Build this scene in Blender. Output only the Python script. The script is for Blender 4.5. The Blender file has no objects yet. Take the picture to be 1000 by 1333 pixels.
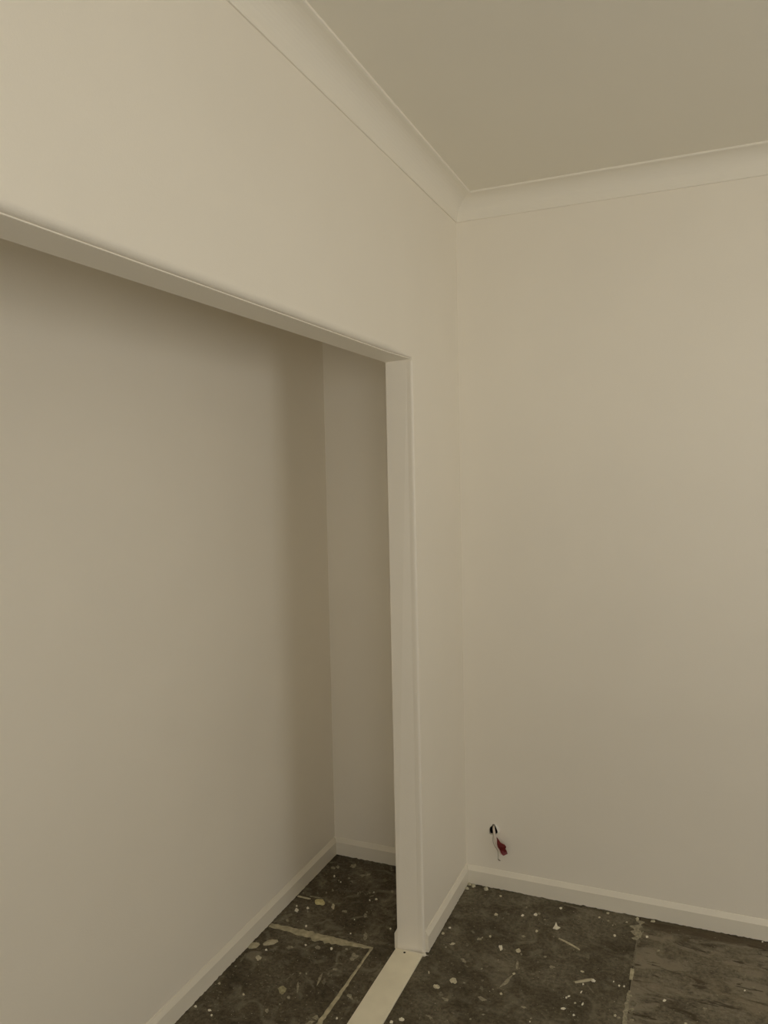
import bpy, bmesh, math, random
from mathutils import Vector, Matrix, noise

# ------------------------------------------------------------------ camera, world, lights, exposure
scene = bpy.context.scene
COL = scene.collection
R = random.Random(7)

cam_data = bpy.data.cameras.new('camera')
cam = bpy.data.objects.new('camera', cam_data)
COL.objects.link(cam)
cam_data.sensor_fit = 'VERTICAL'
cam_data.sensor_height = 36.0
cam_data.lens = 36.0 * 995.06 / 1333.0
cam_data.clip_start = 0.02
rot = Matrix(((0.9209215, -0.0002964, 0.3897480), (0.3891800, 0.0546711, -0.9195379), (-0.0210354, 0.9985044, 0.0504632)))
cam.matrix_world = Matrix.Translation((0.89697, -2.89098, 1.65567)) @ rot.to_4x4()
scene.camera = cam

world = bpy.data.worlds.new('daylight')
scene.world = world
world.use_nodes = True
wn, wl = world.node_tree.nodes, world.node_tree.links
bg = wn['Background']
tc = wn.new('ShaderNodeTexCoord'); sep = wn.new('ShaderNodeSeparateXYZ'); wr = wn.new('ShaderNodeValToRGB')
wl.new(tc.outputs['Generated'], sep.inputs[0]); wl.new(sep.outputs['Z'], wr.inputs[0]); wl.new(wr.outputs[0], bg.inputs[0])
wr.color_ramp.elements[0].position = 0.0; wr.color_ramp.elements[0].color = (1.0, 0.965, 0.90, 1)     # ground half, made brighter than the sky to lift the upper walls
wr.color_ramp.elements[1].position = 0.06; wr.color_ramp.elements[1].color = (0.72, 0.695, 0.66, 1)      # bright overcast sky
bg.inputs[1].default_value = 4.6

scene.view_settings.view_transform = 'Standard'
scene.view_settings.look = 'None'
scene.view_settings.exposure = 0.0
scene.view_settings.gamma = 1.0
scene.view_settings.use_curve_mapping = False
scene.cycles.max_bounces = 16
scene.cycles.diffuse_bounces = 12
scene.cycles.use_denoising = True

WIN = (-2.2, -1.0, 0.8, 2.15)          # window in the right-hand wall: y0, y1, z0, z1
ADDED_WIN = (0.8, 2.7, 0.8, 2.15)           # unseen, added in the rear wall to light the wardrobe end: x0, x1, z0, z1
RX, RY, H = 3.4, -4.3, 2.70            # room: right wall x, rear wall y, ceiling height
def portal(w, loc, m):
    pl = bpy.data.lights.new('window_portal', 'AREA')
    pl.shape = 'RECTANGLE'; pl.size = w[1] - w[0]; pl.size_y = w[3] - w[2]
    pl.cycles.is_portal = True
    po = bpy.data.objects.new('window_portal', pl); COL.objects.link(po)
    po.matrix_world = Matrix.Translation(loc) @ Matrix(m).to_4x4()
portal(WIN, (RX + 0.03, (WIN[0] + WIN[1]) / 2, (WIN[2] + WIN[3]) / 2), ((0, 0, 1), (1, 0, 0), (0, 1, 0)))
portal(ADDED_WIN, ((ADDED_WIN[0] + ADDED_WIN[1]) / 2, RY - 0.03, (ADDED_WIN[2] + ADDED_WIN[3]) / 2), ((-1, 0, 0), (0, 0, -1), (0, -1, 0)))

# ------------------------------------------------------------------ materials
def mat(name, col, rough=0.6, spec=0.4, var=0.0, scale=6.0, bump=0.0, bscale=300.0, bdist=0.001):
    m = bpy.data.materials.new(name); m.use_nodes = True
    n, l = m.node_tree.nodes, m.node_tree.links
    b = n['Principled BSDF']
    b.inputs['Roughness'].default_value = rough
    b.inputs['Specular IOR Level'].default_value = spec
    t = n.new('ShaderNodeTexCoord')
    if var:
        nz = n.new('ShaderNodeTexNoise'); nz.inputs['Scale'].default_value = scale; nz.inputs['Detail'].default_value = 4
        r = n.new('ShaderNodeValToRGB')
        r.color_ramp.elements[0].position = 0.3; r.color_ramp.elements[1].position = 0.7
        r.color_ramp.elements[0].color = (*[c * (1 - var) for c in col], 1); r.color_ramp.elements[1].color = (*[min(1, c * (1 + var)) for c in col], 1)
        l.new(t.outputs['Object'], nz.inputs['Vector']); l.new(nz.outputs['Fac'], r.inputs[0]); l.new(r.outputs[0], b.inputs['Base Color'])
    else:
        b.inputs['Base Color'].default_value = (*col, 1)
    if bump:
        nb = n.new('ShaderNodeTexNoise'); nb.inputs['Scale'].default_value = bscale; nb.inputs['Detail'].default_value = 2
        bp = n.new('ShaderNodeBump'); bp.inputs['Strength'].default_value = bump; bp.inputs['Distance'].default_value = bdist
        l.new(t.outputs['Object'], nb.inputs['Vector']); l.new(nb.outputs['Fac'], bp.inputs['Height']); l.new(bp.outputs[0], b.inputs['Normal'])
    return m

M_WALL = mat('wall_paint', (0.85, 0.808, 0.715), 0.55, 0.3, 0.012, 3.0, 0.4, 260, 0.0007)
M_CEIL = mat('ceiling_paint', (0.83, 0.80, 0.71), 0.9, 0.1, 0.01, 2.0, 0.15, 200, 0.0005)
M_TRIM = mat('trim_gloss_paint', (0.82, 0.78, 0.675), 0.4, 0.4, 0.015, 8.0, 0.1, 120, 0.0005)
M_CORN = mat('cornice_paint', (0.85, 0.815, 0.725), 0.8, 0.2)
M_SILL = mat('sill_paint', (0.88, 0.83, 0.67), 0.5, 0.4, 0.05, 14.0, 0.15, 90, 0.0006)
M_SLAB = mat('slab_concrete', (0.025, 0.021, 0.015), 0.9, 0.2)
M_CAV = mat('wall_cavity', (0.03, 0.026, 0.022), 0.95, 0.1)
M_PLASTER = mat('torn_plaster', (0.95, 0.94, 0.9), 0.9, 0.1)
M_CABLE = mat('cable_sheath', (0.72, 0.64, 0.56), 0.5, 0.4, 0.05, 40)
M_TAPE = mat('red_tape', (0.16, 0.012, 0.012), 0.45, 0.4, 0.25, 60)
M_WIRE = mat('wire_insulation', (0.36, 0.34, 0.26), 0.5, 0.4)
M_COPPER = mat('wire_tip', (0.13, 0.085, 0.05), 0.45, 0.5)
M_HOLE = mat('screw_hole', (0.02, 0.017, 0.012), 0.9, 0.1)
M_ALU = mat('window_frame_paint', (0.7, 0.7, 0.68), 0.4, 0.5)
M_TONE = {
    'W': mat('paint_white', (0.80, 0.77, 0.64), 0.6, 0.3, 0.12, 120),
    'C': mat('paint_cream', (0.56, 0.52, 0.38), 0.7, 0.3, 0.25, 110),
    'G': mat('paint_thin', (0.31, 0.285, 0.205), 0.8, 0.3, 0.35, 120),
    'D': mat('paint_smear', (0.185, 0.165, 0.118), 0.85, 0.3, 0.3, 90),
    'Y': mat('filler_spot', (0.36, 0.33, 0.20), 0.8, 0.3, 0.25, 90),
}
M_LUMP = mat('yellow_filler', (0.62, 0.56, 0.30), 0.8, 0.2, 0.2, 120)
M_SPLINT = mat('pale_splinter', (0.5, 0.46, 0.33), 0.75, 0.3, 0.25, 150)
M_FLAKE = mat('flake_paint', (0.46, 0.42, 0.30), 0.7, 0.3, 0.15, 80)
M_FILL = mat('joint_filler', (0.45, 0.41, 0.285), 0.85, 0.2, 0.3, 45.0, 0.3, 150, 0.001)

def floor_mat(name, dark, mid, light, streak=1.0, worn=False):
    m = bpy.data.materials.new(name); m.use_nodes = True
    n, l = m.node_tree.nodes, m.node_tree.links
    b = n['Principled BSDF']; b.inputs['Roughness'].default_value = 0.62; b.inputs['Specular IOR Level'].default_value = 0.3
    t = n.new('ShaderNodeTexCoord')
    def nz(scale, detail, rough=0.6, vec=None, dist=0.0):
        q = n.new('ShaderNodeTexNoise'); q.inputs['Scale'].default_value = scale; q.inputs['Detail'].default_value = detail
        q.inputs['Roughness'].default_value = rough; q.inputs['Distortion'].default_value = dist
        l.new(vec or t.outputs['Object'], q.inputs['Vector']); return q.outputs['Fac']
    def ramp(fac, stops):
        r = n.new('ShaderNodeValToRGB'); e = r.color_ramp.elements
        while len(e) < len(stops): e.new(0.5)
        for k, (p, c) in enumerate(stops): e[k].position = p; e[k].color = (*c, 1) if len(c) == 3 else (c[0],) * 3 + (1,)
        l.new(fac, r.inputs[0]); return r.outputs[0]
    def mix(fac, a, c):
        x = n.new('ShaderNodeMix'); x.data_type = 'RGBA'
        l.new(fac, x.inputs[0])
        for v, s in ((a, 6), (c, 7)):
            if isinstance(v, tuple): x.inputs[s].default_value = (*v, 1)
            else: l.new(v, x.inputs[s])
        return x.outputs[2]
    base = ramp(nz(5.5, 6, 0.62, None, 0.4), [(0.32, dark), (0.52, mid), (0.74, light)])
    fine = ramp(nz(75, 6, 0.75), [(0.34, (0.45,)), (0.66, (1.5,))])
    x = n.new('ShaderNodeMix'); x.data_type = 'RGBA'; x.blend_type = 'MULTIPLY'; x.inputs[0].default_value = 1.0
    l.new(base, x.inputs[6]); l.new(fine, x.inputs[7]); c = x.outputs[2]
    haze = ramp(nz(13, 4, 0.55, None, 1.2), [(0.52, (0.0,)), (0.78, (0.5 * streak,))])
    c = mix(haze, c, (0.30, 0.27, 0.20))
    c = mix(ramp(nz(26, 5, 0.7, None, 2.0), [(0.62, (0.0,)), (0.74, (0.45 * streak,))]), c, (0.27, 0.245, 0.18))
    if worn:
        mp = n.new('ShaderNodeMapping'); mp.inputs['Scale'].default_value = (3.2, 9.0, 1.0); mp.inputs['Rotation'].default_value = (0, 0, math.radians(2))
        l.new(t.outputs['Object'], mp.inputs['Vector'])
        c = mix(ramp(nz(1.6, 7, 0.66, mp.outputs[0], 0.6), [(0.50, (0.0,)), (0.58, (0.75,))]), c, (0.255, 0.228, 0.168))
        c = mix(ramp(nz(2.6, 5, 0.62, mp.outputs[0], 0.8), [(0.57, (0.0,)), (0.63, (0.9,))]), c, (0.045, 0.036, 0.020))
        c = mix(ramp(nz(1.1, 2, 0.5, mp.outputs[0]), [(0.5, (0.0,)), (0.72, (0.2,))]), c, (0.22, 0.17, 0.10))
        sp = n.new('ShaderNodeSeparateXYZ'); l.new(t.outputs['Object'], sp.inputs[0])          # old water stain along the wall
        ad = n.new('ShaderNodeMath'); ad.operation = 'MULTIPLY_ADD'; ad.inputs[1].default_value = 0.16
        l.new(nz(2.2, 4, 0.6, mp.outputs[0]), ad.inputs[0]); l.new(sp.outputs['Y'], ad.inputs[2])
        c = mix(ramp(ad.outputs[0], [(0.0, (0.0,)), (0.03, (0.8,))]), c, (0.075, 0.055, 0.030))
    l.new(c, b.inputs['Base Color'])
    bp = n.new('ShaderNodeBump'); bp.inputs['Strength'].default_value = 0.5; bp.inputs['Distance'].default_value = 0.003
    l.new(nz(38, 6, 0.7), bp.inputs['Height']); l.new(bp.outputs[0], b.inputs['Normal'])
    return m
M_FLOOR = floor_mat('stained_sheet', (0.048, 0.038, 0.021), (0.108, 0.092, 0.060), (0.185, 0.164, 0.118))
M_FLOORC = floor_mat('stained_sheet_closet', (0.052, 0.042, 0.025), (0.100, 0.084, 0.055), (0.18, 0.158, 0.114), 1.6)
M_FLOORW = floor_mat('worn_sheet', (0.075, 0.060, 0.037), (0.15, 0.13, 0.090), (0.22, 0.194, 0.140), 0.8, True)

# ------------------------------------------------------------------ helpers
def link(name, bm, m, parent=None, smooth=False):
    bmesh.ops.recalc_face_normals(bm, faces=bm.faces[:])
    me = bpy.data.meshes.new(name); bm.to_mesh(me); bm.free()
    me.materials.append(m)
    if smooth:
        for p in me.polygons: p.use_smooth = True
    o = bpy.data.objects.new(name, me); COL.objects.link(o)
    if parent: o.parent = parent
    return o
def struct(name, bm, m, smooth=False):
    o = link(name, bm, m, None, smooth); o['kind'] = 'structure'; return o
def tag(o, label, cat, group=None):
    o['label'] = label; o['category'] = cat
    if group: o['group'] = group
    return o
def box(bm, x0, x1, y0, y1, z0, z1):
    v = [bm.verts.new((x, y, z)) for x in (x0, x1) for y in (y0, y1) for z in (z0, z1)]
    for f in ((0, 1, 3, 2), (4, 6, 7, 5), (0, 4, 5, 1), (2, 3, 7, 6), (0, 2, 6, 4), (1, 5, 7, 3)):
        bm.faces.new([v[i] for i in f])
    return v
def prism(bm, pts, fn, a, b):
    """polygon pts (p, q) swept from a to b; fn(p, q, s) -> xyz"""
    A = [bm.verts.new(fn(p, q, a)) for p, q in pts]; B = [bm.verts.new(fn(p, q, b)) for p, q in pts]
    k = len(pts)
    for i in range(k): bm.faces.new((A[i], A[(i + 1) % k], B[(i + 1) % k], B[i]))
    bm.faces.new(A[::-1]); bm.faces.new(B)
def flat_poly(bm, pts, z0, z1):
    prism(bm, pts, lambda p, q, s: (p, q, s), z0, z1)
def tube(bm, pts, r, seg=8, flat=1.0, up=Vector((0, 1, 0))):
    pts = [Vector(p) for p in pts]; rings = []
    for i, p in enumerate(pts):
        d = (pts[min(i + 1, len(pts) - 1)] - pts[max(i - 1, 0)]).normalized()
        a = d.cross(up).normalized(); c = a.cross(d).normalized()
        rr = r[i] if isinstance(r, (list, tuple)) else r
        rings.append([bm.verts.new(p + a * math.cos(2 * math.pi * k / seg) * rr + c * math.sin(2 * math.pi * k / seg) * rr * flat) for k in range(seg)])
    for i in range(len(rings) - 1):
        for k in range(seg):
            bm.faces.new((rings[i][k], rings[i][(k + 1) % seg], rings[i + 1][(k + 1) % seg], rings[i + 1][k]))
    bm.faces.new(rings[0][::-1]); bm.faces.new(rings[-1])
def smooth_path(pts, n=5):
    P = [Vector(p) for p in pts]; P = [P[0] * 2 - P[1]] + P + [P[-1] * 2 - P[-2]]; out = []
    for i in range(1, len(P) - 2):
        for k in range(n):
            t = k / n; a, b, c, d = P[i - 1:i + 3]
            out.append(0.5 * ((2 * b) + (c - a) * t + (2 * a - 5 * b + 4 * c - d) * t * t + (3 * b - a - 3 * c + d) * t ** 3))
    return out + [P[-2]]

# ------------------------------------------------------------------ room shell
T, D, E = 0.0947, 0.6036, 0.021       # wardrobe front wall thickness, depth to the wardrobe's rear wall, offset of its end wall
J0, J1, HEAD = -0.512, -2.95, 2.0256  # opening: right jamb, left jamb, head height
CE = -3.05                            # wardrobe's far end

bm = bmesh.new()                       # wall with the wardrobe opening: blocks above and beside it, rolled head edge, nosed corner bead
box(bm, -T, 0.0, RY, J1, 0, H)
box(bm, -T, 0.0, J0, E + 0.06, HEAD, H)
ys = [J1, -1.2, -0.9] + [J0 - 0.16 + 0.16 * k / 8 for k in range(9)]
prev = None
for y in ys:                           # header: its lower front edge is rolled, the roll tightening at the jamb
    k_ = 1.0 if y < J0 - 0.15 else 0.3 + 0.7 * ((J0 - y) / 0.16)
    r_, zl = 0.0165 * k_, HEAD + 0.0055                            # rolled plaster edge, then the lip of the metal bead, then the soffit
    pr = [(-T, HEAD), (-T, H), (0, H), (0, zl + r_ + 0.0018)]
    pr += [(-r_ * (1 - math.cos(t)), zl + 0.0018 + r_ * (1 - math.sin(t))) for t in [math.pi / 2 * q / 9 for q in range(1, 10)]]
    pr += [(-r_ + 0.0004, zl + 0.0014), (-r_ + 0.0005, zl - 0.0006), (-r_ - 0.0006, zl - 0.001)]
    cur = [bm.verts.new((x, y, z)) for x, z in pr]
    if prev:
        for i in range(len(cur)):
            bm.faces.new((prev[i], prev[(i + 1) % len(cur)], cur[(i + 1) % len(cur)], cur[i]))
    else: bm.faces.new(cur[::-1])
    prev = cur
bm.faces.new(prev)
nose = [(-T, E + 0.06), (-T, J0), (-0.020, J0)]
nose += [(-0.0065 + 0.008 * math.cos(t), J0 + 0.0065 + 0.008 * math.sin(t)) for t in [math.radians(-90 + 9 * q) for q in range(11)]]
nose += [(0.0, J0 + 0.024), (0.0, E + 0.06)]
def foot(x, y, z):                     # the bead runs a little out of plumb, towards the room corner at the floor
    return (x, y + 0.010 * (1 - z / HEAD) * max(0, min(1, (x + T) / T)) * (y < J0 + 0.03), z)
A = [bm.verts.new(foot(x, y, 0)) for x, y in nose]; B = [bm.verts.new(foot(x, y, HEAD)) for x, y in nose]
for i in range(len(nose)):
    bm.faces.new((A[i], A[(i + 1) % len(nose)], B[(i + 1) % len(nose)], B[i]))
bm.faces.new(A[::-1]); bm.faces.new(B)
struct('wall_left', bm, M_WALL)

HOLE = [(0.1122, 0.2561), (0.1209, 0.2545), (0.127, 0.2448), (0.1326, 0.232), (0.1299, 0.2196), (0.1204, 0.2138), (0.1091, 0.2131), (0.0991, 0.2127), (0.0968, 0.2261), (0.0995, 0.2403), (0.1084, 0.2485)]
bm = bmesh.new()                       # back wall: plasterboard with the torn cable hole, dark cavity behind
outer = [(0, 0), (RX + 0.1, 0), (RX + 0.1, H), (0, H)]
def ring(pts, y): return [bm.verts.new((p, y, q)) for p, q in pts]
def loop(vs): return [bm.edges.new((vs[i], vs[(i + 1) % len(vs)])) for i in range(len(vs))]
fo, fi, bi, bo = ring(outer, 0), ring(HOLE, 0), ring(HOLE, 0.011), ring(outer, 0.011)
bmesh.ops.triangle_fill(bm, use_beauty=True, edges=loop(fo) + loop(fi))
bmesh.ops.triangle_fill(bm, use_beauty=True, edges=loop(bo) + loop(bi))
for a, b in ((fo, bo), (fi, bi)):
    for i in range(len(a)): bm.faces.new((a[i], a[(i + 1) % len(a)], b[(i + 1) % len(a)], b[i]))
wall_back = struct('wall_back', bm, M_WALL)
bm = bmesh.new(); box(bm, 0.0, RX + 0.1, 0.08, 0.10, 0, H); box(bm, 0.03, 0.05, 0.011, 0.08, 0, H); box(bm, 0.30, 0.32, 0.011, 0.08, 0, H)
link('cavity', bm, M_CAV, wall_back)
CHIP = [(0.121, 0.2575), (0.1295, 0.2512), (0.1375, 0.2419), (0.1405, 0.2315), (0.136, 0.2262), (0.1326, 0.232), (0.127, 0.2448), (0.1214, 0.2539)]
bm = bmesh.new(); prism(bm, CHIP, lambda p, q, s: (p, s - (0.004 if s < 0 and p > 0.129 else 0), q), -0.002, 0.0)
o = link('torn_edge', bm, M_PLASTER, wall_back); o['label'] = 'white chipped plaster rim'

bm = bmesh.new(); box(bm, -D - 0.1, -D, CE - 0.1, E + 0.1, 0, H); struct('wall_closet_back', bm, M_WALL)
bm = bmesh.new(); box(bm, -D, -T, E, E + 0.06, 0, H); struct('wall_closet_end', bm, M_WALL)
bm = bmesh.new(); box(bm, -D, -T, CE - 0.1, CE, 0, H); struct('wall_closet_side', bm, M_WALL)
def pierced(name, w, lo, hi, fn):
    bm = bmesh.new(); p0, p1, z0, z1 = w
    for a in ((lo, p0, 0, H), (p1, hi, 0, H), (p0, p1, 0, z0), (p0, p1, z1, H)): box(bm, *fn(0, 0.1, *a))
    struct(name, bm, M_WALL)
def sliding_frame(name, w, fn):
    bm = bmesh.new(); p0, p1, z0, z1 = w; m_ = (p0 + p1) / 2
    for a in ((p0, p1, z0, z0 + .05), (p0, p1, z1 - .05, z1), (p0, p0 + .05, z0 + .05, z1 - .05), (p1 - .05, p1, z0 + .05, z1 - .05), (m_ - .03, m_ + .03, z0 + .05, z1 - .05)):
        box(bm, *fn(0.05, 0.09, *a))
    struct(name, bm, M_ALU)
to_right = lambda d0, d1, p0, p1, z0, z1: (RX + d0, RX + d1, p0, p1, z0, z1)
to_rear = lambda d0, d1, p0, p1, z0, z1: (p0, p1, RY - d1, RY - d0, z0, z1)
pierced('wall_right', WIN, RY, 0.0, to_right); sliding_frame('window_1', WIN, to_right)
pierced('wall_rear', ADDED_WIN, -T, RX + 0.1, to_rear); sliding_frame('added_window', ADDED_WIN, to_rear)  # rear opening and frame are added for light from behind the camera
bm = bmesh.new(); box(bm, -D - 0.1, RX + 0.1, RY - 0.1, 0.1, H, H + 0.1); struct('ceiling', bm, M_CEIL)

# cornices: a cove with a lip at the wall and a lip at the ceiling
CC = 0.0823
prof = [(0, 0), (0, CC), (0.0045, CC), (0.006, CC - 0.0035)]
for k in range(1, 12):
    a = k / 12 * math.pi / 2
    prof.append((0.006 + (CC - 0.012) * (1 - math.cos(a)) ** 1.0 * 0.985, CC - 0.0035 - (CC - 0.0115) * math.sin(a)))
prof += [(CC - 0.005, 0.0075), (CC - 0.001, 0.0062), (CC, 0.0052), (CC, 0)]
def cornice(n, fn, L):
    bm = bmesh.new()
    A = [bm.verts.new(fn(u, v, u)) for u, v in prof]; B = [bm.verts.new(fn(u, v, L - u)) for u, v in prof]
    k = len(prof)
    for i in range(k): bm.faces.new((A[i], A[(i + 1) % k], B[(i + 1) % k], B[i]))
    bm.faces.new(A[::-1]); bm.faces.new(B)
    return struct('trim_%d' % n, bm, M_CORN)
cornice(1, lambda u, v, s: (u, -s, H - v), -RY)
cornice(2, lambda u, v, s: (s, -u, H - v), RX)
cornice(3, lambda u, v, s: (RX - u, -s, H - v), -RY)
cornice(4, lambda u, v, s: (s, RY + u, H - v), RX)

# baseboards: splayed top, ragged painted foot
SK, ST = 0.0743, 0.0115
def skirting(name, fn, a, b, mit0=0, mit1=0):
    bm = bmesh.new(); n = max(2, int((b - a) / 0.006)); prev = None
    for i in range(n + 1):
        s = a + (b - a) * i / n
        zb = 0.0008 + max(0.0, noise.noise(Vector((s * 80, len(name) * 3.1, 0.3)))) * 0.0045 + R.random() * 0.0016
        pr = [(0, 0.001), (0, SK), (0.0022, SK), (ST - 0.0012, SK - 0.0155), (ST, SK - 0.0175), (ST, zb)]
        ss = lambda u: s + (u * mit0 if i == 0 else 0) - (u * mit1 if i == n else 0)
        cur = [bm.verts.new(fn(u, z, ss(u))) for u, z in pr]
        if prev:
            for k in range(6): bm.faces.new((prev[k], prev[(k + 1) % 6], cur[(k + 1) % 6], cur[k]))
        else: bm.faces.new(cur[::-1])
        prev = cur
    bm.faces.new(prev)
    return struct('baseboard_' + name, bm, M_TRIM)
skirting('left', lambda u, z, s: (u, -s, z), 0, 0.489, 1, 0)
skirting('back', lambda u, z, s: (s, -u, z), 0, RX, 1, 1)
skirting('closet_back', lambda u, z, s: (-D + u, E - s, z), 0, E - CE, 1, 1)
skirting('closet_end', lambda u, z, s: (-D + s, E - u, z), 0, D - T, 1, 1)
skirting('closet_front', lambda u, z, s: (-T - u, E - s, z), 0, E - J0 - 0.002, 1, 0)

# ------------------------------------------------------------------ floor: slab > sheets, filler, paint
bm = bmesh.new(); box(bm, -D - 0.1, RX + 0.1, RY - 0.1, 0.1, -0.12, -0.0045)
floor = struct('floor', bm, M_SLAB)
G = 0.0012
JX, JY, RJ = -0.1855, -0.5365, 0.6685
def sheet(pts, m):
    bm = bmesh.new(); flat_poly(bm, pts, -0.0043, 0.0)
    return link('floor_sheet', bm, m, floor)
sheet([(-D, JY + G), (JX + G, JY + G), (JX + G, CE), (-0.048, CE), (-0.048, E), (-D, E)], M_FLOORC)
sheet([(-D, CE), (JX - G, CE), (JX - G, JY - G), (-D, JY - G)], M_FLOORC)
xs = [-0.046, RJ, 1.58, 2.49, RX]
for i in range(4):
    for (ya, yb) in ((0.0, -1.8), (-1.8, -3.6), (-3.6, RY)):
        a, b = xs[i] + G, xs[i + 1] - G
        sheet([(a, yb + G), (b, yb + G), (b, ya - (G if ya else 0)), (a, ya - (G if ya else 0))], M_FLOORW if i == 1 else M_FLOOR)
def strip(path, wid, m=None, step=0.012, rag=0.35, z=0.0009, seed=0):
    """ragged band of filler trowelled along a joint: path of (x, y), widths either side"""
    bm = bmesh.new(); rows = []
    P = [Vector((*p, 0)) for p in path]
    for i in range(len(P) - 1):
        d = P[i + 1] - P[i]; k = max(1, int(d.length / step)); nrm = Vector((-d.y, d.x, 0)).normalized()
        for j in range(k + (i == len(P) - 2)):
            t = j / k; p = P[i] + d * t
            wl = wid[i][0] + (wid[i + 1][0] - wid[i][0]) * t; wr_ = wid[i][1] + (wid[i + 1][1] - wid[i][1]) * t
            f = lambda q: max(0.12, 1 + rag * 1.6 * noise.noise(Vector((p.x * 60, p.y * 60, q + seed))) + rag * (R.random() - .5) * .6)
            a, b = p + nrm * wl * f(0), p - nrm * wr_ * f(5)
            rows.append([bm.verts.new((a.x, a.y, 0.00005)), bm.verts.new((*(a * .75 + b * .25).xy, z)), bm.verts.new((*(a * .25 + b * .75).xy, z)), bm.verts.new((b.x, b.y, 0.00005))])
    for r0, r1 in zip(rows, rows[1:]):
        for k in range(3): bm.faces.new((r0[k], r0[k + 1], r1[k + 1], r1[k]))
        bm.faces.new((r0[3], r0[0], r1[0], r1[3]))
    bm.faces.new(rows[0]); bm.faces.new(rows[-1][::-1])
    return link('filler_strip', bm, m or M_FILL, floor)
strip([(-0.590, -0.5430), (-0.50, -0.538), (-0.40, -0.538), (-0.30, -0.536), (-0.181, -0.532)], [(.010, .012), (.012, .018), (.014, .032), (.010, .024), (.003, .008)], seed=1)
strip([(-0.1835, -0.530), (-0.184, -0.62), (-0.184, -0.80), (-0.186, -0.95), (-0.186, -1.4), (-0.186, -2.6)], [(.005, .004), (.005, .003), (.008, .005), (.010, .007), (.008, .006), (.008, .006)], seed=2)
strip([(0.6735, -0.035), (0.672, -0.10), (0.671, -0.16)], [(.010, .012), (.008, .022), (.006, .014)], M_TONE['G'], 0.007, 0.7, seed=3)
strip([(0.6695, -0.16), (0.6690, -0.27), (0.6685, -0.31)], [(.002, .002), (.003, .003), (.004, .003)], M_TONE['D'], 0.01, 0.6, seed=4)
strip([(0.6685, -0.325), (0.6685, -0.385)], [(.006, .006), (.006, .005)], M_FILL, 0.008, 0.3, seed=5)
strip([(0.6685, -0.44), (0.668, -0.52), (0.668, -0.62), (0.668, -1.2)], [(.004, .004), (.006, .006), (.007, .005), (.004, .004)], M_TONE['G'], 0.008, 0.6, seed=6)
strip([(-0.002, -0.555), (-0.002, -0.70), (-0.001, -0.86), (-0.001, -1.6)], [(-.002, .010), (-.001, .007), (-.001, .005), (-.001, .004)], M_TONE['D'], 0.008, 0.9, seed=7)
strip([(0.395, -0.0275), (0.45, -0.029), (0.525, -0.0300)], [(.003, .004), (.003, .006), (.002, .004)], M_TONE['D'], 0.01, 0.4, seed=8)

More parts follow.
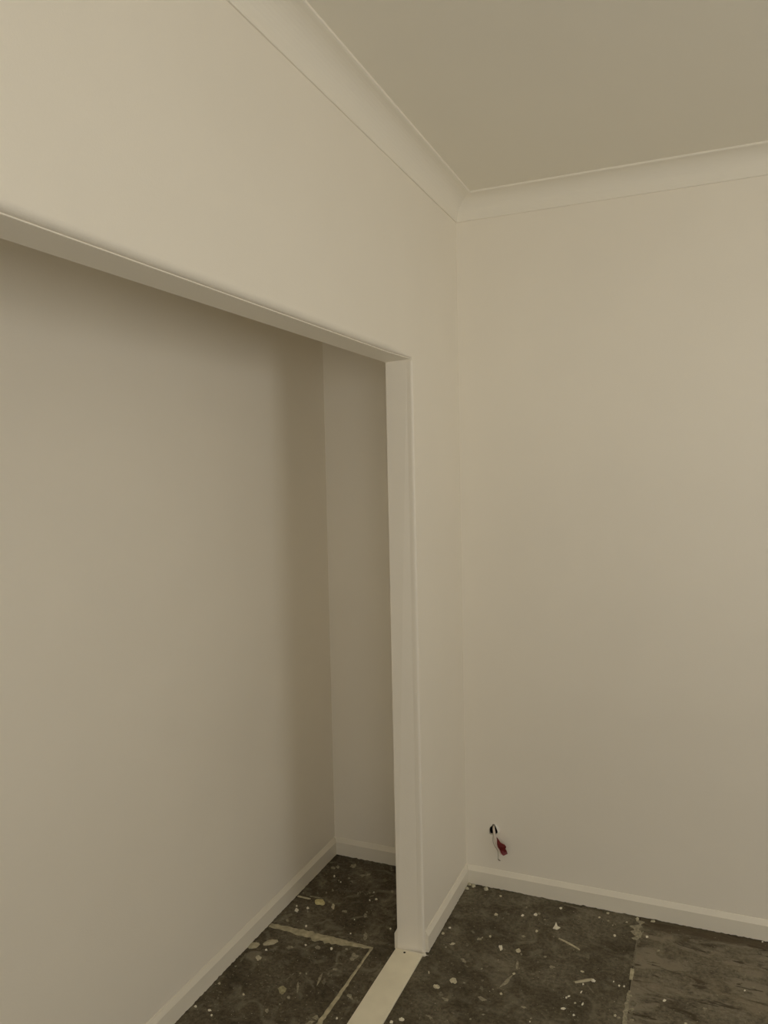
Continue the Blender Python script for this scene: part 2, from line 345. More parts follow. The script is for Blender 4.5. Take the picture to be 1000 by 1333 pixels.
def blob(name, cx, cy, ax, ay, bx, by, m, parent=None, h=0.0012, n=11, rag=0.28):
    bm = bmesh.new(); o, i_ = [], []
    ph = R.random() * 9
    for k in range(n):
        a = 2 * math.pi * k / n
        f = 1 + rag * noise.noise(Vector((math.cos(a) * 1.5 + ph, math.sin(a) * 1.5, cx * 17))) * 1.7 + rag * (R.random() - .5) * .5
        x, y = math.cos(a) * f, math.sin(a) * f
        o.append(bm.verts.new((cx + ax * x + bx * y, cy + ay * x + by * y, 0.00005)))
        i_.append(bm.verts.new((cx + (ax * x + bx * y) * .72, cy + (ay * x + by * y) * .72, h * (0.8 + .4 * R.random()))))
    for k in range(n): bm.faces.new((o[k], o[(k + 1) % n], i_[(k + 1) % n], i_[k]))
    bm.faces.new(i_); bm.faces.new(o[::-1])
    return link(name, bm, m, parent)
SPLATS = (
 (-0.4829,-0.0481,0.0105,0.0088,0.008,-0.0137,'G'),(-0.5544,-0.0932,0.0077,0.0029,0.0046,-0.0091,'G'),(-0.5394,-0.0815,0.0094,-0.0043,0.0015,-0.0089,'G'),
 (-0.5207,-0.1526,0.0037,0.0014,0.0044,-0.0087,'W'),(-0.5835,-0.0564,0.0101,0.006,0.0029,-0.0051,'D'),(-0.4034,-0.099,0.0164,0.0119,0.0047,-0.0086,'G'),
 (-0.3101,-0.1074,0.009,0.0034,0.0041,-0.0097,'D'),(-0.3149,-0.0257,0.0076,0.0029,0.0025,-0.0062,'D'),(-0.4575,-0.1448,0.0037,0.0014,0.0028,-0.0058,'G'),
 (-0.4368,-0.162,0.0055,-0.0024,0.0006,-0.0046,'G'),(-0.4883,-0.177,0.0032,0.0012,0.0024,-0.0048,'G'),(-0.4762,-0.1837,0.0026,0.001,0.0023,-0.0047,'W'),
 (-0.4783,-0.2507,0.0047,0.0018,0.0036,-0.0072,'G'),(-0.4943,-0.2761,0.0036,0.0014,0.0032,-0.0062,'G'),(-0.5243,-0.2917,0.0031,0.0012,0.0028,-0.0053,'D'),
 (-0.5808,-0.3067,0.0031,0.0012,0.0034,-0.0062,'G'),(-0.375,-0.2351,0.003,-0.0002,0.0027,-0.0092,'G'),(-0.3707,-0.2249,0.0036,-0.0003,0.003,-0.0102,'D'),
 (-0.3341,-0.2153,0.0026,0.001,0.002,-0.0046,'G'),(-0.3194,-0.2055,0.0026,0.001,0.0016,-0.0037,'W'),(-0.3158,-0.2338,0.0058,0.0063,0.0021,-0.0033,'G'),
 (-0.3116,-0.2634,0.0035,0.0013,0.0023,-0.0053,'W'),(-0.2905,-0.2471,0.0056,0.0003,0.002,-0.0063,'W'),(-0.254,-0.1743,0.0056,0.0021,0.0038,-0.0093,'G'),
 (-0.5592,-0.3983,0.003,0.0011,0.0033,-0.0058,'W'),(-0.5449,-0.4228,0.0064,0.0025,0.0059,-0.0105,'W'),(-0.512,-0.3964,0.005,0.0019,0.0045,-0.0082,'W'),
 (-0.5004,-0.4176,0.0034,0.0013,0.0035,-0.0065,'G'),(-0.4253,-0.3524,0.0059,0.0013,0.0071,-0.0161,'C'),(-0.3712,-0.3645,0.0111,0.0008,0.0031,-0.0085,'G'),
 (-0.4172,-0.3281,0.015,0.0057,0.0021,-0.0043,'D'),(-0.5456,-0.4955,0.0058,0.0022,0.004,-0.0069,'G'),(-0.4612,-0.5023,0.0033,0.0013,0.0029,-0.0053,'W'),
 (-0.3084,-0.385,0.0278,0.0193,0.0035,-0.0062,'D'),(-0.2845,-0.3625,0.0065,0.0005,0.0042,-0.0125,'G'),(-0.312,-0.4016,0.0024,0.0009,0.0015,-0.0032,'W'),
 (-0.2893,-0.3391,0.0034,0.0013,0.0022,-0.005,'G'),(-0.224,-0.3162,0.0015,0.0068,0.0082,-0.0073,'D'),(-0.2051,-0.3129,0.0027,0.0037,0.0088,-0.013,'D'),
 (-0.1759,-0.3458,0.0034,0.0013,0.002,-0.0049,'G'),(-0.1653,-0.4065,0.0042,0.0016,0.0019,-0.0047,'G'),(-0.2237,-0.3725,0.0174,-0.0052,0.0006,-0.004,'D'),
 (-0.2342,-0.474,0.0072,-0.0012,0.0029,-0.0137,'G'),(-0.2887,-0.4842,0.0028,0.0011,0.0014,-0.003,'W'),(-0.4339,-0.4781,0.0097,0.0055,0.0027,-0.0045,'D'),
 (-0.4106,-0.522,0.007,0.0027,0.0039,-0.0074,'D'),(-0.4545,-0.33,0.0025,0.001,0.0022,-0.0043,'G'),(-0.4679,-0.3228,0.0035,0.0013,0.0022,-0.0043,'D'),
 (-0.5254,-0.7243,0.012,-0.0057,0.0006,-0.0133,'C'),(-0.524,-0.6763,0.0036,0.0014,0.0033,-0.0054,'W'),(-0.4531,-0.634,0.0084,0.0047,0.0048,-0.0073,'G'),
 (-0.575,-0.7305,0.0051,-0.0005,0.0044,-0.012,'D'),(-0.5742,-0.7907,0.0031,0.0012,0.0025,-0.0037,'G'),(-0.5742,-0.884,0.0038,0.0015,0.0036,-0.0051,'C'),
 (-0.5477,-0.9196,0.0058,0.0023,0.0023,-0.0033,'D'),(-0.47,-0.9007,0.0033,0.0013,0.0033,-0.005,'C'),(-0.5808,-1.0023,0.0041,0.0016,0.0035,-0.0046,'W'),
 (-0.5428,-1.0022,0.0024,0.0009,0.0019,-0.0026,'D'),(-0.5288,-1.0007,0.0048,0.0019,0.0033,-0.0046,'W'),(-0.5097,-1.0173,0.0032,0.0012,0.0025,-0.0035,'W'),
 (-0.446,-0.8301,0.0042,0.0016,0.0033,-0.0053,'D'),(-0.3633,-0.8397,0.0117,0.0045,0.0101,-0.0171,'Y'),(-0.3283,-0.8596,0.0058,0.0022,0.0039,-0.0067,'G'),
 (-0.3258,-0.8052,0.0035,0.0011,0.0167,-0.0323,'G'),(-0.3383,-0.8974,0.0028,0.0011,0.0023,-0.0038,'G'),(-0.362,-0.9358,0.0052,0.002,0.0045,-0.0074,'G'),
 (-0.4117,-0.9856,0.0032,0.0012,0.0027,-0.0041,'D'),(-0.5369,-0.9446,0.0037,0.0014,0.0027,-0.0038,'D'),(-0.5747,-0.7498,0.0042,-0.0016,0.0022,-0.0155,'D'),
 (-0.4542,-0.6337,0.0091,0.0035,0.0051,-0.0089,'D'),(-0.3961,-0.6231,0.01,0.0038,0.0038,-0.0069,'D'),(-0.4084,-0.6026,0.0037,0.0014,0.0023,-0.0042,'W'),
 (-0.3606,-0.5994,0.0088,0.0067,0.0053,-0.0078,'G'),(-0.3137,-0.5881,0.0041,0.0016,0.0035,-0.007,'W'),(-0.2619,-0.5699,0.005,0.0019,0.0034,-0.007,'G'),
 (-0.2181,-0.602,0.0056,0.0123,0.0099,-0.01,'G'),(-0.2789,-0.7405,0.0047,-0.0009,0.006,-0.0311,'G'),(-0.2632,-0.7053,0.0048,-0.0025,-0.0006,-0.0118,'D'),
 (-0.2532,-0.6831,0.0078,0.003,0.0029,-0.0058,'G'),(-0.2569,-0.7533,0.0091,-0.001,0.0038,-0.0156,'D'),(-0.248,-0.6485,0.0101,-0.0001,0.0012,-0.0041,'D'),
 (-0.3746,-0.7738,0.0057,0.0288,0.0022,-0.0014,'D'),(-0.3312,-0.7376,0.0039,0.0015,0.0027,-0.005,'G'),(-0.3502,-0.7449,0.0034,0.0013,0.0024,-0.0043,'G'),
 (-0.1512,-0.784,0.0123,-0.0051,-0.0001,-0.0068,'G'),(-0.1432,-0.8888,0.0031,0.0012,0.0021,-0.0042,'W'),(-0.2048,-0.909,0.0087,0.0034,0.0048,-0.0089,'G'),
 (-0.2104,-0.9339,0.0101,0.0072,0.0034,-0.0048,'G'),(-0.2296,-0.4841,0.0066,-0.0011,0.0031,-0.0151,'G'),(-0.3091,-0.5128,0.0143,0.0021,0.0018,-0.0045,'D'),
 (-0.4618,-0.5012,0.0033,0.0013,0.0029,-0.0053,'W'),(-0.1106,-0.5639,0.0021,-0.0008,0.0003,-0.0068,'D'),(-0.1654,-0.4061,0.0033,0.0013,0.0019,-0.0047,'W'),
 (0.135,-0.5959,0.0097,0.0037,0.0046,-0.0143,'C'),(0.0921,-0.6432,0.0103,0.0011,0.0021,-0.0097,'C'),(0.139,-0.6905,0.0108,-0.0034,-0.0002,-0.0064,'G'),
 (0.1168,-0.6705,0.0062,0.0024,0.0037,-0.0108,'D'),(0.0416,-0.8202,0.0073,0.0028,0.0029,-0.0073,'W'),(0.0176,-0.8424,0.0048,0.0019,0.0026,-0.0062,'W'),
 (0.1187,-0.7812,0.0096,-0.0043,-0.0005,-0.0044,'G'),(0.0467,-0.5852,0.0019,0.0007,0.0025,-0.007,'C'),(0.057,-0.4375,0.0028,0.0011,0.0013,-0.0039,'G'),
 (0.0726,-0.4106,0.0061,0.0075,0.003,-0.0052,'C'),(0.0382,-0.3918,0.0059,-0.0041,-0.0013,-0.0093,'D'),(0.1843,-0.3219,0.0037,0.0014,0.0017,-0.0063,'C'),
 (0.1524,-0.3511,0.0061,0.0023,0.0016,-0.0055,'G'),(0.022,-0.3654,0.0049,0.0019,0.0014,-0.0042,'G'),(0.1377,-0.4885,0.0104,-0.0072,-0.001,-0.0057,'G'),
 (0.1429,-0.4482,0.0039,0.0015,0.0015,-0.0051,'D'),(0.1536,-0.51,0.0085,-0.0036,-0.0002,-0.0042,'D'),(0.2046,-0.504,0.0038,0.0015,0.0015,-0.0055,'G'),
 (0.1702,-0.5926,0.0041,-0.0006,0.0002,-0.0035,'G'),(0.2658,-0.5898,0.0029,0.0011,0.0012,-0.0045,'G'),(0.2942,-0.6005,0.0036,0.0014,0.0016,-0.0061,'G'),
 (0.2456,-0.6449,0.0116,-0.004,-0.0004,-0.006,'G'),(0.2306,-0.5984,0.0029,0.0033,0.0068,-0.012,'D'),(0.1786,-0.7386,0.0065,-0.0008,0.0002,-0.0026,'D'),
 (0.2664,-0.7112,0.0045,0.0018,0.0009,-0.0031,'G'),(0.2362,-0.7433,0.0028,0.0011,0.0012,-0.004,'G'),(0.2737,-0.69,0.0035,0.0014,0.0009,-0.0031,'D'),
 (0.2354,-0.3718,0.0047,0.0056,0.0068,-0.0133,'W'),(0.2544,-0.6906,0.0065,-0.0017,-0.0001,-0.0027,'D'),(0.2443,-0.4404,0.0023,0.0009,0.0008,-0.0032,'G'),
 (0.1401,-0.5492,0.0027,0.001,0.0011,-0.0036,'D'),(-0.0033,-0.7385,0.0029,-0.0007,0.0015,-0.0212,'D'),(0.0028,-0.5887,0.0031,-0.0012,0.0,-0.0204,'D'),
 (0.0011,-0.7903,0.002,-0.0002,0.0014,-0.0103,'D'),(0.222,-0.5603,0.0038,0.0044,0.002,-0.0035,'D'),(0.152,-0.7829,0.0052,0.002,0.0017,-0.0049,'D'),
 (0.17,-0.1821,0.006,0.0023,0.0022,-0.0085,'C'),(0.2093,-0.1637,0.0075,0.0016,0.0008,-0.004,'D'),(0.2625,-0.1527,0.0047,0.0018,0.0014,-0.0062,'W'),
 (0.3065,-0.13,0.0068,0.0026,0.0018,-0.0087,'W'),(0.3183,-0.1204,0.0047,0.0018,0.0011,-0.0055,'G'),(0.2657,-0.0954,0.0022,0.0008,0.0009,-0.0041,'G'),
 (0.3309,-0.2307,0.0049,0.0019,0.0015,-0.0073,'C'),(0.2951,-0.2781,0.0068,0.0005,0.0007,-0.0058,'G'),(0.1846,-0.3212,0.0037,0.0014,0.0019,-0.007,'C'),
 (0.1527,-0.3489,0.0049,0.0019,0.002,-0.0069,'G'),(0.1605,-0.3382,0.0033,0.0012,0.0012,-0.0042,'G'),(0.0522,-0.1907,0.003,0.0012,0.0014,-0.0047,'D'),
 (0.0044,-0.1374,0.0027,0.001,0.0018,-0.0057,'G'),(0.0335,-0.3222,0.0042,0.0016,0.0016,-0.005,'W'),(0.021,-0.3636,0.0049,0.0019,0.0023,-0.007,'C'),
 (0.0152,-0.338,0.0157,0.0012,0.0011,-0.0051,'D'),(0.2958,-0.3657,0.0079,0.003,0.0026,-0.0113,'C'),(0.3092,-0.3794,0.0022,0.0026,0.0027,-0.0057,'G'),
 (0.3881,-0.3661,0.0039,0.0015,0.001,-0.0053,'G'),(0.302,-0.2081,0.0025,0.001,0.0013,-0.006,'D'),(0.2001,-0.1977,0.0032,-0.0017,-0.0006,-0.0096,'D'),
 (0.1201,-0.3177,0.0089,-0.0067,-0.0008,-0.0052,'D'),(0.1215,-0.3987,0.0044,0.0017,0.003,-0.01,'D'),(0.1306,-0.4795,0.0058,0.0022,0.0014,-0.0044,'G'),
 (0.1545,-0.0546,0.0049,0.0019,0.0017,-0.0068,'C'),(0.2045,-0.065,0.0032,0.0009,0.0052,-0.0251,'D'),(0.0647,-0.0868,0.0031,0.0012,0.0012,-0.0042,'D'),
 (0.1377,-0.4526,0.0059,0.0023,0.0015,-0.0051,'D'),(0.0569,-0.4384,0.0024,0.0009,0.0011,-0.0033,'G'),(0.2452,-0.2777,0.002,0.0008,0.0009,-0.0036,'D'),
 (0.3458,-0.1487,0.0029,0.0011,0.0008,-0.0039,'G'),(0.2901,-0.4536,0.0082,0.0032,0.0022,-0.0091,'D'),(0.3096,-0.4902,0.0047,0.0018,0.0013,-0.0055,'C'),
 (0.3089,-0.4394,0.0043,0.0017,0.0049,-0.0212,'G'),(0.2958,-0.5396,0.0053,-0.0047,-0.0102,-0.0313,'G'),(0.2948,-0.6008,0.0037,0.0014,0.0014,-0.0057,'C'),
 (0.3051,-0.5885,0.0053,0.0021,0.0016,-0.0063,'D'),(0.4199,-0.4112,0.0098,-0.0006,0.0002,-0.0066,'G'),(0.3883,-0.3671,0.0039,0.0015,0.001,-0.0052,'G'),
 (0.3713,-0.4037,0.0043,0.0017,0.001,-0.0051,'D'),(0.3682,-0.469,0.0051,0.002,0.0012,-0.0055,'D'),(0.4136,-0.441,0.003,0.0011,0.0033,-0.0174,'D'),
 (0.5174,-0.3994,0.0052,-0.0011,-0.0003,-0.0051,'C'),(0.5284,-0.4618,0.0029,0.0011,0.0007,-0.0047,'W'),(0.529,-0.5017,0.002,-0.001,-0.0015,-0.0084,'W'),
 (0.4895,-0.5445,0.0028,0.0011,0.0007,-0.0045,'W'),(0.4957,-0.5353,0.0031,0.0033,0.0014,-0.0033,'W'),(0.5183,-0.5596,0.0032,0.0012,0.0006,-0.0038,'C'),
 (0.5412,-0.5553,0.0024,-0.0008,-0.0011,-0.0082,'W'),(0.4887,-0.5974,0.0071,0.0028,0.0008,-0.0049,'W'),(0.5228,-0.6145,0.0035,0.0014,0.0008,-0.0048,'W'),
 (0.3766,-0.6351,0.0095,0.0006,0.0003,-0.0044,'G'),(0.3556,-0.6033,0.0043,-0.0007,-0.0,-0.0038,'D'),(0.4065,-0.6749,0.0025,0.0038,0.0015,-0.0021,'G'),
 (0.4056,-0.6903,0.0019,0.0008,0.0006,-0.0029,'W'),(0.3401,-0.6919,0.0035,0.0014,0.001,-0.0041,'D'),(0.5945,-0.1596,0.0041,0.0016,0.0008,-0.0075,'C'),
 (0.2957,-0.2794,0.0055,0.0021,0.0012,-0.0056,'G'),(0.5225,-0.3154,0.0036,0.0058,0.0046,-0.0085,'D'),(0.5206,-0.2001,0.0107,0.0007,0.0002,-0.005,'D'),
 (0.6183,-0.4134,0.0021,0.0008,0.0004,-0.0035,'W'),(0.6369,-0.4276,0.0033,0.0013,0.0005,-0.0048,'W'),(0.652,-0.4253,0.0029,0.0011,0.0005,-0.0048,'W'),
 (0.5536,-0.4754,0.0013,0.0028,0.0148,-0.0182,'D'),(0.6749,-0.4651,0.0052,0.002,0.0006,-0.0066,'G'),(0.6852,-0.498,0.0087,0.0034,0.0011,-0.0128,'D'),
 (0.685,-0.5334,0.0078,0.003,0.0011,-0.0124,'D'),(0.6402,-0.57,0.0035,0.0014,0.0006,-0.0061,'C'),(0.6498,-0.5777,0.0058,0.0023,0.0005,-0.0048,'G'),
 (0.6885,-0.5739,0.0058,0.0022,0.0005,-0.006,'G'),(0.6311,-0.5084,0.002,0.0008,0.0003,-0.0026,'G'),(0.4727,-0.2925,0.0018,0.0007,0.0005,-0.0031,'G'),
 (0.5842,-0.5596,0.0028,0.0011,0.0004,-0.0031,'D'),(0.4369,-0.3468,0.0068,-0.0015,-0.0003,-0.0076,'D'),(0.4887,-0.4765,0.0085,-0.0004,-0.0,-0.0062,'D'),
 (0.5291,-0.065,0.0043,0.0016,0.0008,-0.0063,'C'),(0.5561,-0.0252,0.0048,0.0018,0.001,-0.0083,'C'),(0.5621,-0.0767,0.0038,0.0014,0.0006,-0.0053,'G'),
 (0.6255,-0.0599,0.0042,0.0016,0.0004,-0.0044,'C'),(0.5943,-0.1587,0.0028,0.0046,0.003,-0.0064,'W'),(0.6593,-0.0256,0.0049,-0.0033,-0.0021,-0.0105,'C'),
 (0.7137,-0.0197,0.0083,0.0046,0.0008,-0.0071,'C'),(0.7009,-0.1257,0.0045,0.0017,0.0005,-0.0076,'W'),(0.3868,-0.0548,0.0048,0.0018,0.0013,-0.0074,'W'),
 (0.3457,-0.1491,0.0033,0.0013,0.0008,-0.0043,'G'),(0.3174,-0.1201,0.0053,0.002,0.0014,-0.0071,'G'),(0.4498,-0.1481,0.0033,0.0012,0.0007,-0.0043,'D'),
 (0.4727,-0.1099,0.0042,0.0016,0.0009,-0.0061,'D'),(0.5811,-0.0989,0.0032,0.0012,0.0005,-0.0044,'G'),(0.6345,-0.0314,0.0047,0.0018,0.0004,-0.0045,'D'),
 (0.3872,-0.3667,0.0044,0.0017,0.0009,-0.0044,'G'),(0.523,-0.3128,0.0039,0.0063,0.0046,-0.0085,'D'),(0.7432,-0.1909,0.0053,0.002,0.0004,-0.0072,'G'),
 (0.7737,-0.1344,0.01,-0.0066,-0.0023,-0.0096,'D'),(0.6679,-0.1322,0.0023,0.0009,0.0013,-0.0167,'G'),(0.6847,-0.1083,0.0031,-0.0009,-0.0014,-0.0129,'G'),
 (0.6736,-0.086,0.0115,0.0044,0.001,-0.013,'D'),(0.7739,-0.4478,0.0049,0.0041,0.0009,-0.0042,'W'),(0.8905,-0.4433,0.0066,-0.0014,-0.0014,-0.0072,'G'),
 (1.0061,-0.3093,0.0028,0.0011,-0.0002,-0.0042,'W'),(1.0334,-0.2841,0.0023,-0.0027,-0.0011,-0.0026,'G'),(1.0739,-0.0136,0.0027,0.001,-0.0003,-0.0043,'W'),
 (0.8375,-0.5296,0.0049,0.0019,0.0001,-0.003,'C'),(0.7766,-0.1319,0.0071,-0.0033,-0.0011,-0.0058,'D'),(0.7958,-0.162,0.0044,0.0017,0.0002,-0.0065,'D'),
 (0.686,-0.1151,0.0041,0.0016,0.0009,-0.0127,'D'),(0.6738,-0.1671,0.0054,0.0021,0.001,-0.0123,'D'),(0.6853,-0.5257,0.0066,0.0026,0.0008,-0.0094,'G'),
 (0.8018,-0.0751,0.0155,-0.0019,-0.0005,-0.0052,'D'),(0.7474,-0.1806,0.0154,0.0059,0.0011,-0.02,'D'),
)
for (cx, cy, ax, ay, bx, by, tn) in SPLATS:
    if tn == 'D' and cx > -0.01 and cx < 0.004: continue
    blob('paint_splat', cx, cy, ax, ay, bx, by, M_TONE[tn], floor, {'W': .0016, 'C': .0014}.get(tn, .0006), 14, .5 if tn in 'DG' else .3)

# fine paint dust too small to pick apart
bm = bmesh.new()
def speck(x, y, r):
    vs = [bm.verts.new((x + r * math.cos(a) * (0.6 + R.random() * .7), y + r * math.sin(a) * (0.6 + R.random() * .7), 0.0003)) for a in (0, 1.05, 2.1, 3.14, 4.2, 5.2)]
    bm.faces.new(vs)
for _ in range(650): speck(R.uniform(-0.585, -0.11), R.uniform(-1.3, 0.0), R.uniform(.0006, .0021))
for _ in range(1100): speck(R.uniform(0.02, 1.5), R.uniform(-1.3, -0.02), R.uniform(.0006, .0019))
o = link('paint_speck', bm, M_TONE['G'], floor); o['kind'] = 'stuff'
bm = bmesh.new()
for _ in range(200): speck(R.uniform(-0.585, -0.11), R.uniform(-1.0, 0.0), R.uniform(.0005, .0016))
for _ in range(240): speck(R.uniform(0.02, 1.3), R.uniform(-1.1, -0.02), R.uniform(.0005, .0015))
o = link('paint_speck', bm, M_TONE['C'], floor); o['kind'] = 'stuff'

# ------------------------------------------------------------------ threshold board across the wardrobe opening
sill = bpy.data.objects.new('threshold_board', None); COL.objects.link(sill); sill.location = (-0.052, -1.73, 0)
tag(sill, 'cream painted timber threshold board on the floor across the wardrobe opening', 'board')
def sub(name, bm, m, root):
    bmesh.ops.translate(bm, verts=bm.verts[:], vec=-root.location)
    return link(name, bm, m, root)
bm = bmesh.new(); ZS = 0.007
flat_poly(bm, [(-0.1010, J1 + .001), (-0.0015, J1 + .001), (-0.0015, J0 - 0.001), (-0.1010, J0 - 0.001)], 0.0002, ZS)
bmesh.ops.bevel(bm, geom=[e for e in bm.edges if all(abs(v.co.z - ZS) < 1e-5 for v in e.verts)], offset=0.0012, segments=2, affect='EDGES')
sub('board', bm, M_SILL, sill)
bm = bmesh.new(); n = 12
prism(bm, [(-0.0632 + .0042 * math.cos(2 * math.pi * k / n), -0.5265 + .0042 * math.sin(2 * math.pi * k / n)) for k in range(n)], lambda p, q, s: (p, q, s), ZS - 0.002, ZS + 0.0003)
o = sub('screw_hole', bm, M_HOLE, sill); o['label'] = 'small dark screw hole'
def wall_blob(name, c, r, m, parent, sub_=2, seed=0.0):
    bm = bmesh.new(); bmesh.ops.create_icosphere(bm, subdivisions=sub_, radius=1.0)
    for v in bm.verts:
        f = 1 + 0.35 * noise.noise(v.co * 1.7 + Vector((seed, 0, 0)))
        v.co = Vector((c[0] + v.co.x * r[0] * f, c[1] + v.co.y * r[1] * f, max(0.0002, c[2] + v.co.z * r[2] * f)))
    return bm
bm = wall_blob('', (0.001, -0.507, 0.003), (0.008, 0.008, 0.006), None, None, 2, 3.0)
o = sub('caulk_dab', bm, M_TRIM, sill)
bm = wall_blob('', (-0.03, -0.513, 0.006), (0.045, 0.003, 0.003), None, None, 2, 5.0)
o = sub('caulk_dab', bm, M_TRIM, sill)

# ------------------------------------------------------------------ cable hanging from the wall hole
cable = bpy.data.objects.new('electrical_cable', None); COL.objects.link(cable); cable.location = (0.115, 0.0, 0.235)
tag(cable, 'pale electrical cable with a red tape tag hanging from the wall hole', 'cable')
path = smooth_path([(0.104, 0.045, 0.243), (0.111, 0.02, 0.245), (0.117, -0.004, 0.241), (0.1225, -0.016, 0.230), (0.1254, -0.020, 0.2155), (0.1285, -0.019, 0.200), (0.1315, -0.017, 0.1828), (0.1393, -0.018, 0.1669), (0.1470, -0.019, 0.1555), (0.1530, -0.020, 0.1490)])
bm = bmesh.new(); k = len(path)
tube(bm, path, [0.0052 - 0.0012 * i / k for i in range(k)], 10, 0.7)
o = sub('sheath', bm, M_CABLE, cable)
for p in o.data.polygons: p.use_smooth = True
bm = bmesh.new()
path = smooth_path([(0.102, 0.045, 0.238), (0.110, 0.01, 0.234), (0.1160, -0.010, 0.218), (0.1160, -0.013, 0.1924), (0.1225, -0.012, 0.1736), (0.1317, -0.011, 0.1604), (0.1357, -0.011, 0.1461), (0.1352, -0.010, 0.1240)])
tube(bm, path, 0.0011, 8)
o = sub('wire', bm, M_WIRE, cable); o['label'] = 'thin grey wire'
bm = bmesh.new()
tube(bm, smooth_path([(0.1352, -0.010, 0.1235), (0.1362, -0.0105, 0.1205), (0.1400, -0.011, 0.1195), (0.1440, -0.012, 0.1186)]), 0.0016, 8)
o = sub('wire_end', bm, M_COPPER, cable); o['label'] = 'bare dark wire end'
TAPE = [(0.1323, 0.2159), (0.1409, 0.2062), (0.1494, 0.199), (0.1653, 0.1944), (0.1721, 0.1869), (0.1675, 0.1787), (0.1758, 0.1567), (0.1603, 0.1498), (0.1501, 0.1583), (0.138, 0.176), (0.1345, 0.1927)]
bm = bmesh.new()                       # tape folded over the cable, lightly creased
def crease(p, q, s):
    u = (p - 0.135) / 0.04
    return (p, -0.0215 - 0.006 * math.sin(u * 3.0) + 0.003 * math.sin(q * 160) + s, q)
edge = [bm.verts.new(crease(p, q, 0)) for p, q in TAPE]
f = bm.faces.new(edge)
bmesh.ops.triangulate(bm, faces=[f])
bmesh.ops.subdivide_edges(bm, edges=bm.edges[:], cuts=2, use_grid_fill=True)
for v in bm.verts: v.co.y = crease(v.co.x, v.co.z, 0)[1]
r = bmesh.ops.extrude_face_region(bm, geom=bm.faces[:])
for v in r['geom']:
    if isinstance(v, bmesh.types.BMVert): v.co.y += 0.0016
o = sub('red_tape', bm, M_TAPE, cable); o['label'] = 'dark red folded tape tag'

# ------------------------------------------------------------------ loose bits lying on the floor
def loose(name, bm, m, label, cat, group=None):
    c = Vector((sum(v.co.x for v in bm.verts) / len(bm.verts), sum(v.co.y for v in bm.verts) / len(bm.verts), 0))
    bmesh.ops.translate(bm, verts=bm.verts[:], vec=-c)
    o = link(name, bm, m); o.location = c
    return tag(o, label, cat, group)
def lump(c, r, seed): return wall_blob('', c, r, None, None, 2, seed)
def splinter(a, b, w, h, bend=0.0):
    bm = bmesh.new(); a, b = Vector((*a, 0)), Vector((*b, 0)); d = b - a; nr = Vector((-d.y, d.x, 0)).normalized()
    rows = []
    for i in range(7):
        t = i / 6; p = a + d * t + nr * bend * math.sin(math.pi * t); ww = w * (0.45 + 0.55 * math.sin(math.pi * min(1, .15 + t * .8))) * (0.85 + .3 * R.random())
        rows.append([bm.verts.new((*(p - nr * ww).xy, 0.0002)), bm.verts.new((*(p + nr * ww).xy, 0.0002)), bm.verts.new((*(p + nr * ww * .6).xy, h)), bm.verts.new((*(p - nr * ww * .6).xy, h))])
    for r0, r1 in zip(rows, rows[1:]):
        for k in range(4): bm.faces.new((r0[k], r0[(k + 1) % 4], r1[(k + 1) % 4], r1[k]))
    bm.faces.new(rows[0]); bm.faces.new(rows[-1][::-1])
    return bm
loose('filler_lump', lump((-0.484, -0.353, 0.005), (0.022, 0.016, 0.008), 1.0), M_LUMP, 'yellowish dried filler lump on the dark wardrobe floor beside the pale splinter', 'filler lump')
loose('splinter', splinter((-0.588, -0.3385), (-0.531, -0.339), 0.0045, 0.003), M_SPLINT, 'pale splinter on the wardrobe floor with one end against the skirting', 'splinter', 'splinters lying on the floor')
loose('splinter', splinter((-0.545, -0.321), (-0.490, -0.318), 0.003, 0.002), M_TONE['G'], 'thin dull grey splinter on the wardrobe floor behind the paler splinter', 'splinter', 'splinters lying on the floor')
loose('splinter', splinter((0.414, -0.248), (0.492, -0.288), 0.0038, 0.003, 0.003), M_SPLINT, 'long thin splinter lying farthest back on the room floor near the back skirting', 'splinter', 'splinters lying on the floor')
loose('splinter', splinter((0.503, -0.464), (0.553, -0.429), 0.0055, 0.004), M_FLAKE, 'short thick pale splinter with a white crumb at its end on the room floor', 'splinter', 'splinters lying on the floor')
loose('crumb', lump((0.557, -0.4365, 0.003), (0.007, 0.006, 0.004), 4.0), M_TONE['W'], 'white crumb at the right end of the short thick splinter', 'crumb')
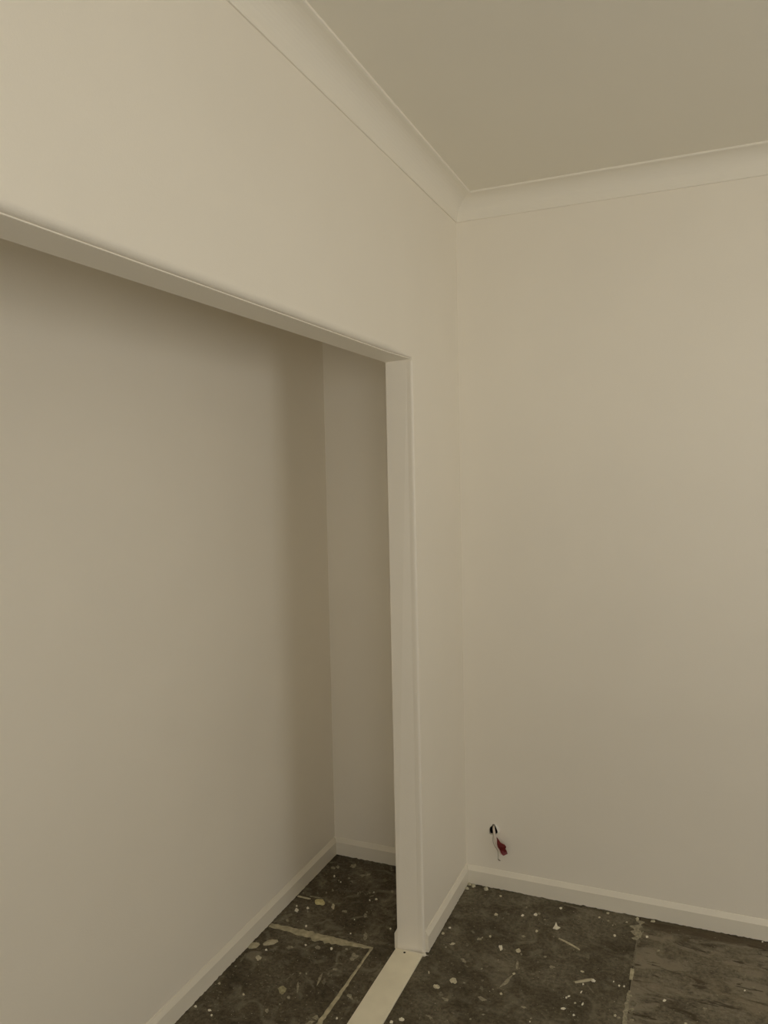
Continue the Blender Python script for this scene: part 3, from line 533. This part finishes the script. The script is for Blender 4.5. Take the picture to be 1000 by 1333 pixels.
def flake(a, b, w, h):
    bm = bmesh.new(); a, b = Vector((*a, 0)), Vector((*b, 0)); d = b - a; nr = Vector((-d.y, d.x, 0)).normalized(); m_ = 6; top = []
    for i in range(m_ + 1):
        t = i / m_; p = a + d * t; ww = w * math.sin(math.pi * (0.08 + .84 * t)) ** .7 * (0.85 + .3 * R.random())
        lift = 0.0008 + h * math.sin(math.pi * t)
        top.append([bm.verts.new((*(p - nr * ww).xy, 0.0006)), bm.verts.new((*p.xy, lift)), bm.verts.new((*(p + nr * ww).xy, 0.001 + lift * .5))])
    for r0, r1 in zip(top, top[1:]):
        for k in range(2): bm.faces.new((r0[k], r0[k + 1], r1[k + 1], r1[k]))
    r = bmesh.ops.extrude_face_region(bm, geom=bm.faces[:])
    for v in r['geom']:
        if isinstance(v, bmesh.types.BMVert): v.co.z -= 0.0005
    return bm
loose('paint_flake', flake((-0.5885, -0.690), (-0.566, -0.654), 0.015, 0.004), M_FLAKE, 'curled pale paint flake touching the wardrobe skirting, left one of a pair', 'paint flake', 'loose paint flakes on the floor')
loose('paint_flake', flake((-0.550, -0.655), (-0.512, -0.617), 0.013, 0.005), M_FLAKE, 'curled pale paint flake on the wardrobe floor, right one of a pair', 'paint flake', 'loose paint flakes on the floor')
loose('paint_flake', flake((-0.588, -0.525), (-0.548, -0.452), 0.010, 0.004), M_TONE['D'], 'dull brown curled flake lying just beyond the pale joint filler by the wardrobe skirting', 'paint flake', 'loose paint flakes on the floor')
bm = bmesh.new(); prism(bm, [(0.383, -0.196), (0.399, -0.198), (0.407, -0.182), (0.396, -0.176), (0.388, -0.160), (0.386, -0.178)], lambda p, q, s: (p, q, s + (0.004 if q > -.165 else 0)), 0.0003, 0.002)
loose('paint_flake', bm, M_TONE['W'], 'tiny white pointed paint flake on the room floor near the back skirting', 'paint flake', 'loose paint flakes on the floor')
CRUMBS = 'plaster crumbs in the room corner'
for (x, y, r, lab) in (
        (0.019, -0.023, .0075, 'cream plaster crumb tucked into the corner where the left and back skirtings meet'),
        (0.037, -0.028, .0085, 'cream plaster crumb against the back skirting just right of the corner crumb'),
        (0.0185, -0.055, .0075, 'cream plaster crumb beside the short left skirting, just out of the corner'),
        (0.090, -0.033, .0095, 'largest cream plaster crumb, alone on the floor right of the corner cluster')):
    loose('plaster_crumb', lump((x, y, r * .5), (r, r * .85, r * .8), x * 90), M_TONE['C'], lab, 'crumb', CRUMBS)
